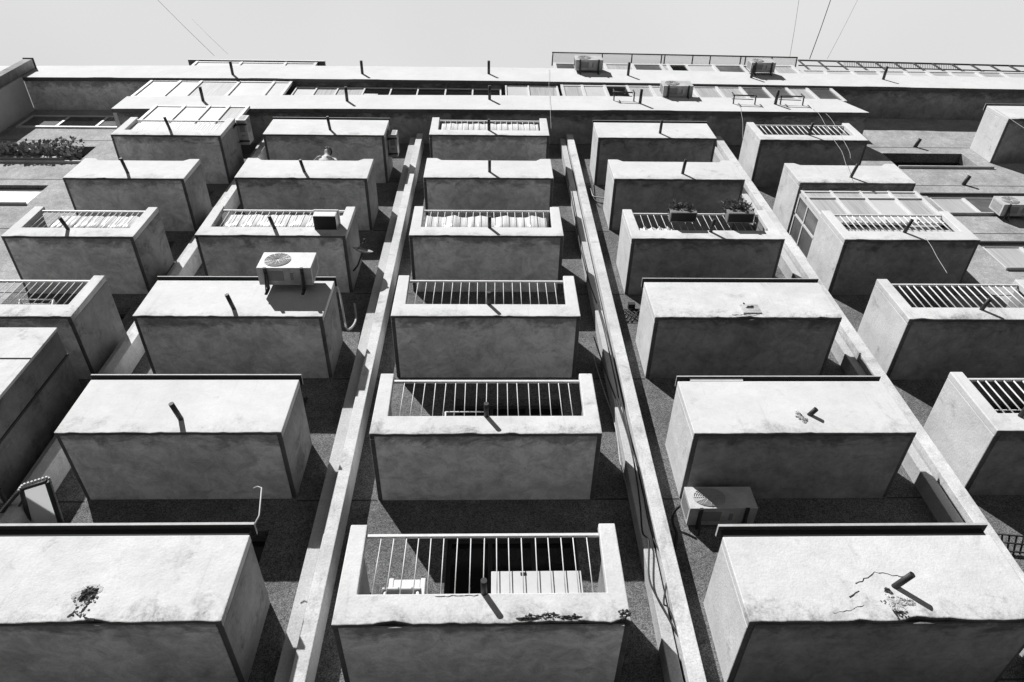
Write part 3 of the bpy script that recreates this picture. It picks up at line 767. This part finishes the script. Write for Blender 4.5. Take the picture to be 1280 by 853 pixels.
def planter(pl,pr,y,seed,label,rz=.22,n=420):
    A,Bp=at(*pl,y),at(*pr,y)
    t=thing('flower_box',((A.x+Bp.x)/2,y+.12,A.z),label,'flower box','flower boxes on a railing')
    b=MB(); b.box(A.x,Bp.x,y,y+.02,A.z,A.z+.19); b.box(A.x,Bp.x,y+.20,y+.22,A.z,A.z+.19); b.box(A.x,A.x+.02,y+.021,y+.199,A.z,A.z+.19); b.box(Bp.x-.02,Bp.x,y+.021,y+.199,A.z,A.z+.19); b.box(A.x+.021,Bp.x-.021,y+.021,y+.199,A.z+.001,A.z+.02,1)
    b.build('trough',[M['pot'],M['shade_black']],t,tuple(A),bevel=.006)  # trough floor blackened as painted underside shade
    b=MB(); b.box(A.x+.022,Bp.x-.022,y+.022,y+.198,A.z+.021,A.z+.165); b.build('soil',M['soil'],t,tuple(A))
    L=leaves(n,(A.x+Bp.x)/2,y+.08,A.z+.17,(Bp.x-A.x)*.54,.17,rz,seed,.075,trail=.06); L.build('plant',[M['leaf'],M['leaf_pale'],M['pot']],t,tuple(A))
    for s in (A.x+.1,Bp.x-.1):
        b=MB(); b.tube([(s,y+.222,A.z+.05),(s,y+.235,A.z+.20),(s,YF+.05,A.z+.23)],.008,5); b.build('hook',M['dark_metal'],t,(s,y,A.z))
planter((839,266),(872,266),YF-.30,3,'flower box with low pale plants, left one of two on a railing right of centre',rz=.24,n=420)
planter((911,267),(944,267),YF-.30,8,'flower box with bushy dark plants, right one of two on a railing right of centre',rz=.46,n=620)
# window box at far left
A,Bp=at(-6,203,YW-.02),at(78,203,YW-.02)
t=thing('window_box',((A.x+Bp.x)/2,YW+.05,A.z+.02),'long window box of bushy pale-leaved plants in the recessed window at far left','window box')
b=MB(); b.box(A.x,Bp.x,YW-.14,YW+.22,21.105,21.26); b.build('trough',M['pot'],t,(A.x,YW,21.1),bevel=.006)
for i in range(7):
    xx=A.x+(Bp.x-A.x)*(i+.5)/7; L=leaves(330,xx,YW-.08,21.22,.36,.28,.95 if i>3 else .62,40+i,.105); L.build('plant',[M['leaf_pale'],M['leaf'],M['pot']],t,(xx,YW,21.2))

# ---- satellite dish on the side of a balcony
d=thing('satellite_dish',(-2.62,7.62,14.55),'small round satellite dish beside the railed balcony, left of the tall left rib','satellite dish')
B=MB(); n=24; C0=at(453,316,7.35); axd=Vector((.25,-1,.45)).normalized(); e1=axd.orthogonal().normalized(); e2=axd.cross(e1)
vs=[];fs=[]
for k in range(6):
    rr=.21*k/5; dz=.06*(k/5)**2
    for i in range(n): a=2*math.pi*i/n; vs.append(C0+e1*(rr*math.cos(a))+e2*(rr*math.sin(a))+axd*dz)
for k in range(5):
    for i in range(n): fs.append((k*n+i,k*n+(i+1)%n,(k+1)*n+(i+1)%n,(k+1)*n+i))
B.mesh(vs,fs,0,True); ob=B.build('dish',M['ac_under'],d,tuple(C0)); sm=ob.modifiers.new('thick','SOLIDIFY'); sm.thickness=.008
B=MB(); B.tube([C0-axd*.02,C0+Vector((-.12,.28,-.05)),Vector((-2.88,7.75,C0.z-.06))],.018,8); B.build('arm',M['dark_metal'],d,tuple(C0))
B=MB(); B.tube([C0-e2*.19,C0+axd*.24],.008,6); B.tube([C0+axd*.22,C0+axd*.29],.03,8); B.build('receiver',M['dark_metal'],d,tuple(C0))

# ---- iron lattice brackets on the wall
def lattice(px,py,w,h,label,nx=4,nz=3,tilt=.5):
    C=at(px,py,YW-.03); B=MB()
    for i in range(nx+1):
        for s in (1,-1):
            xa=C.x-w/2+w*i/nx; xb=xa+s*w*nz/nx
            pts=[Vector((xa,C.y,C.z+h/2)),Vector((xb,C.y-.10*0,C.z-h/2))]
            lo,hi=C.x-w/2,C.x+w/2
            def clip(p,q):
                for _ in range(1):
                    if q.x<lo: tt=(lo-p.x)/(q.x-p.x); q=p.lerp(q,tt)
                    if q.x>hi: tt=(hi-p.x)/(q.x-p.x); q=p.lerp(q,tt)
                return [p,q]
            pp=clip(*pts)
            if (pp[0]-pp[1]).length>.02: B.tube(pp,.011,5)
    B.tube([(C.x-w/2,C.y,C.z-h/2),(C.x+w/2,C.y,C.z-h/2)],.012,5); B.tube([(C.x-w/2,C.y,C.z+h/2),(C.x+w/2,C.y,C.z+h/2)],.012,5)
    for sx in(-1,1): B.tube([(C.x+sx*w*.4,C.y,C.z+h*.5),(C.x+sx*w*.4,YW+.01,C.z+h*.5)],.012,5)
    B.box(C.x-.06,C.x+.08,C.y-.10,C.y+.02,C.z+h*.55,C.z+h*.55+.09)
    return tag(B.build('wall_lattice',M['dark_metal'],None,tuple(C)),label,'lattice bracket','iron lattices on the wall')
lattice(791,394,.34,.42,'small iron lattice bracket on the sunlit wall right of the tall right rib')
C=at(1266,680,YW-.1); B=MB()
for i in range(8):
    B.tube([(C.x-.22+.09*i,YW-.20,C.z+.12-.02*i),(C.x-.30+.09*i,YW-.02,C.z-.12)],.013,5)
for k in range(3): B.tube([(C.x-.26-.03*k,YW-.20+.07*k,C.z+.10-.08*k),(C.x+.45-.03*k,YW-.20+.07*k,C.z+.0-.08*k)],.013,5)
B.tube([(C.x-.26,YW-.2,C.z+.1),(C.x-.17,YW+.01,C.z+.28)],.012,5)
tag(B.build('wall_rack',M['dark_metal'],None,tuple(C)),'black barred rack fixed to the wall at the lower right edge','wall rack')

# ---- lattice of a climbing wire rod at the lower left (thin pole on the coping)
x0,x1,z,kd,o=bal(2,1)
B=MB(); a=Vector((x1-.02,YF+.06,z+1.26)); tip=at(327,610,YF+.1); B.tube([a,Vector((a.x+.02,a.y+.02,a.z+.2)),tip,tip+Vector((-.06,0,.02)),tip+Vector((-.10,0,-.01))],.010,6)
tag(B.build('line_post',M['cable_pale'],None,tuple(a)),'thin bent clothes-line rod standing on the coping of the lowest left balcony','rod')

# ---- translucent canopy at the lower left
zc=8.35
pts=[at_z(*p,zc) for p in ((60,600),(28,610),(-10,655),(-6,672),(42,665),(82,668))]
t=thing('corrugated_canopy',tuple(sum(pts,Vector())/6),'translucent corrugated canopy with dark bars between the two lowest balconies at left','canopy')
B=MB(); B.face([tuple(p) for p in pts]); B.face([tuple(p+Vector((0,0,.012))) for p in reversed(pts)])
for a,b_ in zip(pts,pts[1:]+pts[:1]): B.face([a,a+Vector((0,0,.012)),b_+Vector((0,0,.012)),b_])
B.build('sheet',M['canopy'],t,tuple(pts[0]))
def bar(p,q,r=.03,nm='bar'):
    B=MB(); B.tube([p-Vector((0,0,.03)),q-Vector((0,0,.03))],r,6); B.build(nm,M['dark_metal'],t,tuple(p))
bar(pts[0],pts[5]); bar(pts[1],pts[4]); bar(pts[0],pts[1],.025); bar(pts[1],pts[2],.02)
for p,q in (((29,625),(11,655)),((36,642),(26,657))): bar(at_z(*p,zc),at_z(*q,zc),.016)
B=MB()
for a,b_ in ((pts[0],pts[1]),(pts[1],pts[2]),(pts[0],pts[5])):
    L=(b_-a).length; n=int(L/.055)
    for i in range(n): c=a.lerp(b_,(i+.5)/n)+Vector((0,-.02,.03)); B.tube([c-Vector((0,.02,0)),c+Vector((0,.03,0))],.016,6)
B.build('corrugated_edge',M['cable_pale'],t,tuple(pts[0]))

# ------------------------------------------------------------------ person leaning over the parapet
def skinned(name,verts,edges,rad,mat,parent,loc,sub=2,root=0):
    me=bpy.data.meshes.new(name); me.from_pydata([tuple(Vector(v)-Vector(loc)) for v in verts],edges,[])
    ob=bpy.data.objects.new(name,me); col.objects.link(ob)
    sk=ob.modifiers.new('skin','SKIN'); sk.use_smooth_shade=True
    for i,r in enumerate(rad):
        sv=me.skin_vertices[0].data[i]; sv.radius=(r,r) if not isinstance(r,tuple) else r; sv.use_root=(i==root)
    ss=ob.modifiers.new('sub','SUBSURF'); ss.levels=sub; ss.render_levels=sub
    dg=bpy.context.evaluated_depsgraph_get(); m2=bpy.data.meshes.new_from_object(ob.evaluated_get(dg))
    ob.modifiers.clear(); ob.data=m2; m2.name=name
    m2.materials.clear(); m2.materials.append(mat)
    for p in m2.polygons: p.use_smooth=True
    ob['_w']=list(loc)
    if parent is not None: ob.parent=parent; ob.location=Vector(loc)-Vector(parent['_w'])
    else: ob.location=loc
    return ob
x0,x1,z25,kd,o=bal(2,5)
fl=z25+.14
hx=at(410,188,YF+.02).x
hd=at(410,189,YF+.02)               # centre of the head
P_=Vector((hx+.02,YF+.46,fl))
hz=hd.z
V=[(P_.x,P_.y,fl+.86),(P_.x,P_.y-.10,fl+1.03),(P_.x-.0,YF+.20,hz-.36),(hx,YF+.13,hz-.22),(hx,YF+.08,hz-.13),(hx,YF+.03,hz-.03),(hx,YF+.01,hz+.06),
   (P_.x-.10,P_.y,fl+.82),(P_.x-.12,P_.y+.02,fl+.45),(P_.x-.13,P_.y+.08,fl+.09),(P_.x-.14,P_.y-.08,fl+.04),
   (P_.x+.10,P_.y,fl+.82),(P_.x+.12,P_.y+.02,fl+.45),(P_.x+.13,P_.y+.08,fl+.09),(P_.x+.14,P_.y-.08,fl+.04),
   (hx-.19,YF+.16,hz-.26),(hx-.30,YF+.16,hz-.47),(hx-.14,YF+.00,hz-.46),(hx-.05,YF-.02,hz-.45),
   (hx+.19,YF+.16,hz-.26),(hx+.30,YF+.16,hz-.47),(hx+.14,YF+.00,hz-.46),(hx+.05,YF-.02,hz-.45)]
E_=[(0,1),(1,2),(2,3),(3,4),(4,5),(5,6),(0,7),(7,8),(8,9),(9,10),(0,11),(11,12),(12,13),(13,14),(3,15),(15,16),(16,17),(17,18),(3,19),(19,20),(20,21),(21,22)]
Rr=[.14,.14,.15,.11,.055,.095,.085,.09,.065,.045,.04,.09,.065,.045,.04,.065,.05,.038,.034,.065,.05,.038,.034]
pe=skinned('person',V,E_,Rr,M['skin'],None,(P_.x,P_.y,fl))
tag(pe,'person in a white shirt and dark glasses leaning over a balcony parapet, looking down','person')
skinned('shirt',[V[1],V[2],(hx,YF+.14,hz-.25),V[15],tuple((Vector(V[15])*.3+Vector(V[16])*.7)),V[19],tuple((Vector(V[19])*.3+Vector(V[20])*.7))],[(0,1),(1,2),(2,3),(3,4),(2,5),(5,6)],[.158,.170,.125,.085,.068,.085,.068],M['shirt'],pe,tuple(V[1]))
skinned('trousers',[V[0],V[7],V[8],(V[9][0],V[9][1],V[9][2]+.04),V[11],V[12],(V[13][0],V[13][1],V[13][2]+.04)],[(0,1),(1,2),(2,3),(0,4),(4,5),(5,6)],[.15,.105,.082,.062,.105,.082,.062],M['trouser'],pe,tuple(V[0]))
B=MB()
hc=Vector((hx,YF+.035,hz+.045)); n1,n2=20,9
vs=[];fs=[]
for a in range(n2+1):
    ph=math.pi*.52*a/n2
    for i in range(n1):
        th=2*math.pi*i/n1; vs.append(hc+Vector((.098*math.sin(ph)*math.cos(th),.115*math.sin(ph)*math.sin(th)+.018,.105*math.cos(ph))))
for a in range(n2):
    for i in range(n1): fs.append((a*n1+i,(a+1)*n1+i,(a+1)*n1+(i+1)%n1,a*n1+(i+1)%n1))
B.mesh(vs,fs,0,True); B.build('hair',M['hair'],pe,tuple(hc))
fy=YF-.085
B=MB()
for s in (-1,1):
    B.mesh([(hx+s*.036+.026*math.cos(2*math.pi*i/14),fy+.012,hz+.012+.020*math.sin(2*math.pi*i/14)) for i in range(14)],[tuple(range(14))],0)
    B.tube([(hx+s*.062,fy+.015,hz+.016),(hx+s*.095,YF+.02,hz+.02)],.005,5)
B.tube([(hx-.012,fy+.010,hz+.016),(hx+.012,fy+.010,hz+.016)],.005,5)
B.build('sunglasses',M['hair'],pe,(hx,fy,hz))
B=MB(); B.tube([(hx,fy+.022,hz+.02),(hx,fy-.012,hz-.022),(hx,fy+.02,hz-.032)],.012,8); B.build('nose',M['skin'],pe,(hx,fy,hz))
B=MB(); B.tube([(hx-.025,fy+.022,hz-.058),(hx,fy+.012,hz-.060),(hx+.025,fy+.022,hz-.058)],.006,6); B.build('mouth',M['hair'],pe,(hx,fy,hz-.06))

# ------------------------------------------------------------------ cables
def cable(pts,r,label,mat='cable',wob=.012,seed=1,y=7.835,name='cable',grp='cables hanging on the facade'):
    P=[at(p[0],p[1],p[2] if len(p)>2 else y) for p in pts]; Q=[]
    for i in range(len(P)-1):
        p0=P[max(i-1,0)];p1=P[i];p2=P[i+1];p3=P[min(i+2,len(P)-1)]
        for k in range(8):
            t=k/8; v=.5*((2*p1)+(p2-p0)*t+(2*p0-5*p1+4*p2-p3)*t*t+(-p0+3*p1-3*p2+p3)*t**3)
            v.x+=wob*mnoise.noise(Vector((v.z*1.3,seed,0))); Q.append(v)
    Q.append(P[-1]); B=MB(); B.tube(Q,r,6)
    return tag(B.build(name,M[mat],None,tuple(Q[0])),label,'cable',grp)
cable([(712,232),(722,290),(733,340),(752,400),(768,470),(778,520),(793,580),(800,630),(803,665),(811,678),(812,725),(831,763),(857,813),(873,853),(880,880)],.012,'left strand of black cable looping loosely down the tall right rib',seed=2)
cable([(742,420),(752,450),(770,500),(790,560),(802,600),(808,640),(818,676),(834,711),(832,735),(830,755),(838,765),(862,838),(870,880)],.012,'black cable clipped straight along the right tall rib, the right strand',seed=5)
cable([(743,447,8.1),(752,480,8.1),(764,515,8.1),(772,548,8.1),(776,580,8.1),(783,606,8.1),(800,646,8.1),(808,665,8.1)],.009,'pale cord hanging in the shadow just left of the right tall rib',mat='cable_pale',seed=7)
cable([(417,348,7.2),(424,365,7.4),(428,385,7.6),(431,402,7.8),(434,412,7.9),(441,408,8.0),(445,398,8.05),(443,380,8.1)],.022,'pale drain hose looping beside the closed balcony with an air conditioner on top',mat='cable_pale',seed=9)
cable([(738,236,8.1),(741,245,8.1),(748,247,8.1),(757,248,8.1)],.018,'short pale pipe stub between the right tall rib and a balcony',mat='cable_pale',seed=10)
cable([(739,225,8.1),(741,243,8.1),(746,252,8.1),(757,256,8.1)],.014,'short black pipe bend between the right tall rib and a balcony',seed=11)
cable([(1032,142,6.95),(1041,152,6.9),(1060,186,6.8),(1063,198,6.78)],.0042,'pale thin cord dangling from the top floor over the right column, right strand',mat='cable_pale',seed=12)
cable([(1010,125,6.95),(1026,146,6.9),(1036,165,6.85),(1052,190,6.8),(1060,215,6.75),(1063,222,6.7)],.0042,'pale thin cord dangling from the top floor over the right column, left strand',mat='cable_pale',seed=13)
cable([(1155,295,6.84),(1164,308,6.82),(1172,322,6.8),(1184,342,6.8)],.0042,'pale thin cord hanging from the railing under the glass enclosure',mat='cable_pale',seed=14)
cable([(686,85,7.10),(686.5,120,7.10),(688,140,7.08),(689,165,7.1)],.0042,'thin pale cord dropping down the fascia above the right tall rib',mat='cable_pale',seed=15)
cable([(924,130,7.1),(928,150,7.1),(929,175,7.3)],.0042,'thin pale cord hanging from the fascia near the upper right railed balcony',mat='cable_pale',seed=16)
cable([(1243,136,6.85),(1262,148,6.84),(1284,163,6.84)],.0042,'thin pale wire across the corner balcony at the upper right edge',mat='cable_pale',seed=17)
cable([(850,633,7.9),(843,640,8.0),(841,652,8.1),(846,668,8.15),(843,690,8.15)],.020,'black insulated pipe curling from the air conditioner under a closed balcony',seed=18)
# the wires that leave the roof and pass over the street
for i,(p,q,yy,lab,r) in enumerate((((268,70),(195,-2),7.3,'thin wire rising from the left end of the roof, the longer of two',.006),((285,68),(240,24),7.4,'short faint wire above the left roof storey',.004),
      ((987,73),(999,-2),7.3,'thin wire rising from the right roof storey, leftmost of three',.006),((1012,74),(1039,-2),7.3,'bold dark wire rising from the right roof storey, middle of three',.014),((1034,74),(1073,-2),7.3,'faint wire rising from the right roof storey, rightmost of three',.0045))):
    a=at(*p,yy); b_=at_z(*q,a.z+1.6); d_=b_-a
    B=MB(); B.tube([a,a+d_*.5+Vector((0,0,-.03)),b_,a+d_*(1.9 if i!=1 else 1.0)],r,6)
    tag(B.build('overhead_wire',M['cable'],None,tuple(a)),lab,'wire','wires over the roof')

# ------------------------------------------------------------------ light
L=Vector((.70,1.0,-1.08)).normalized()     # the way the sunlight travels
elev=math.asin(-L.z); rot=math.atan2(-L.x,-L.y)
sd=bpy.data.lights.new('sun','SUN'); sd.energy=5.0; sd.angle=R(.53); sd.color=(1,1,1)
so=bpy.data.objects.new('sun',sd); col.objects.link(so); so.rotation_euler=L.to_track_quat('-Z','Y').to_euler(); so.location=(-20,-30,40)
wd=bpy.data.worlds.new('World'); sc.world=wd; wd.use_nodes=True; nt=wd.node_tree
bg=nt.nodes['Background']; sk=nt.nodes.new('ShaderNodeTexSky'); sk.sky_type='NISHITA'; sk.sun_disc=False
sk.sun_elevation=elev; sk.sun_rotation=rot; sk.dust_density=.1; sk.air_density=.15; sk.altitude=2000
bw=nt.nodes.new('ShaderNodeRGBToBW'); nt.links.new(sk.outputs[0],bw.inputs[0])
# bright backdrop veil added behind the block only, so it spares the facade
tc=nt.nodes.new('ShaderNodeTexCoord'); sp=nt.nodes.new('ShaderNodeSeparateXYZ'); nt.links.new(tc.outputs['Generated'],sp.inputs[0])
mr=nt.nodes.new('ShaderNodeMapRange'); mr.interpolation_type='SMOOTHSTEP'
for i,v in enumerate((-.02,.12,0,1)): mr.inputs[i+1].default_value=v
nt.links.new(sp.outputs[1],mr.inputs[0])
nz=nt.nodes.new('ShaderNodeTexNoise'); nz.inputs['Scale'].default_value=1.3; nz.inputs['Detail'].default_value=3; nt.links.new(tc.outputs['Generated'],nz.inputs['Vector'])
m2=nt.nodes.new('ShaderNodeMapRange'); 
for i,v in enumerate((.3,.7,.90,1.06)): m2.inputs[i+1].default_value=v
nt.links.new(nz.outputs['Fac'],m2.inputs[0])
bg2=nt.nodes.new('ShaderNodeBackground'); bg2.inputs['Color'].default_value=g(1)
VEIL=.735
mm=nt.nodes.new('ShaderNodeMath'); mm.operation='MULTIPLY'; mm.inputs[1].default_value=VEIL; nt.links.new(m2.outputs[0],mm.inputs[0]); nt.links.new(mm.outputs[0],bg2.inputs['Strength'])
nt.links.new(bw.outputs[0],bg.inputs['Color']); bg.inputs['Strength'].default_value=.05
mx=nt.nodes.new('ShaderNodeMixShader'); nt.links.new(mr.outputs[0],mx.inputs[0]); nt.links.new(bg.outputs[0],mx.inputs[1]); nt.links.new(bg2.outputs[0],mx.inputs[2])
nt.links.new(mx.outputs[0],nt.nodes['World Output'].inputs['Surface'])

sc.view_settings.view_transform='Standard'; sc.view_settings.look='None'; sc.view_settings.exposure=.08; sc.view_settings.gamma=1.0; sc.view_settings.use_curve_mapping=False
sc.render.engine='CYCLES'; sc.cycles.max_bounces=6; sc.cycles.diffuse_bounces=1; sc.cycles.use_denoising=True
for ob in sc.objects:
    if '_w' in ob: del ob['_w']
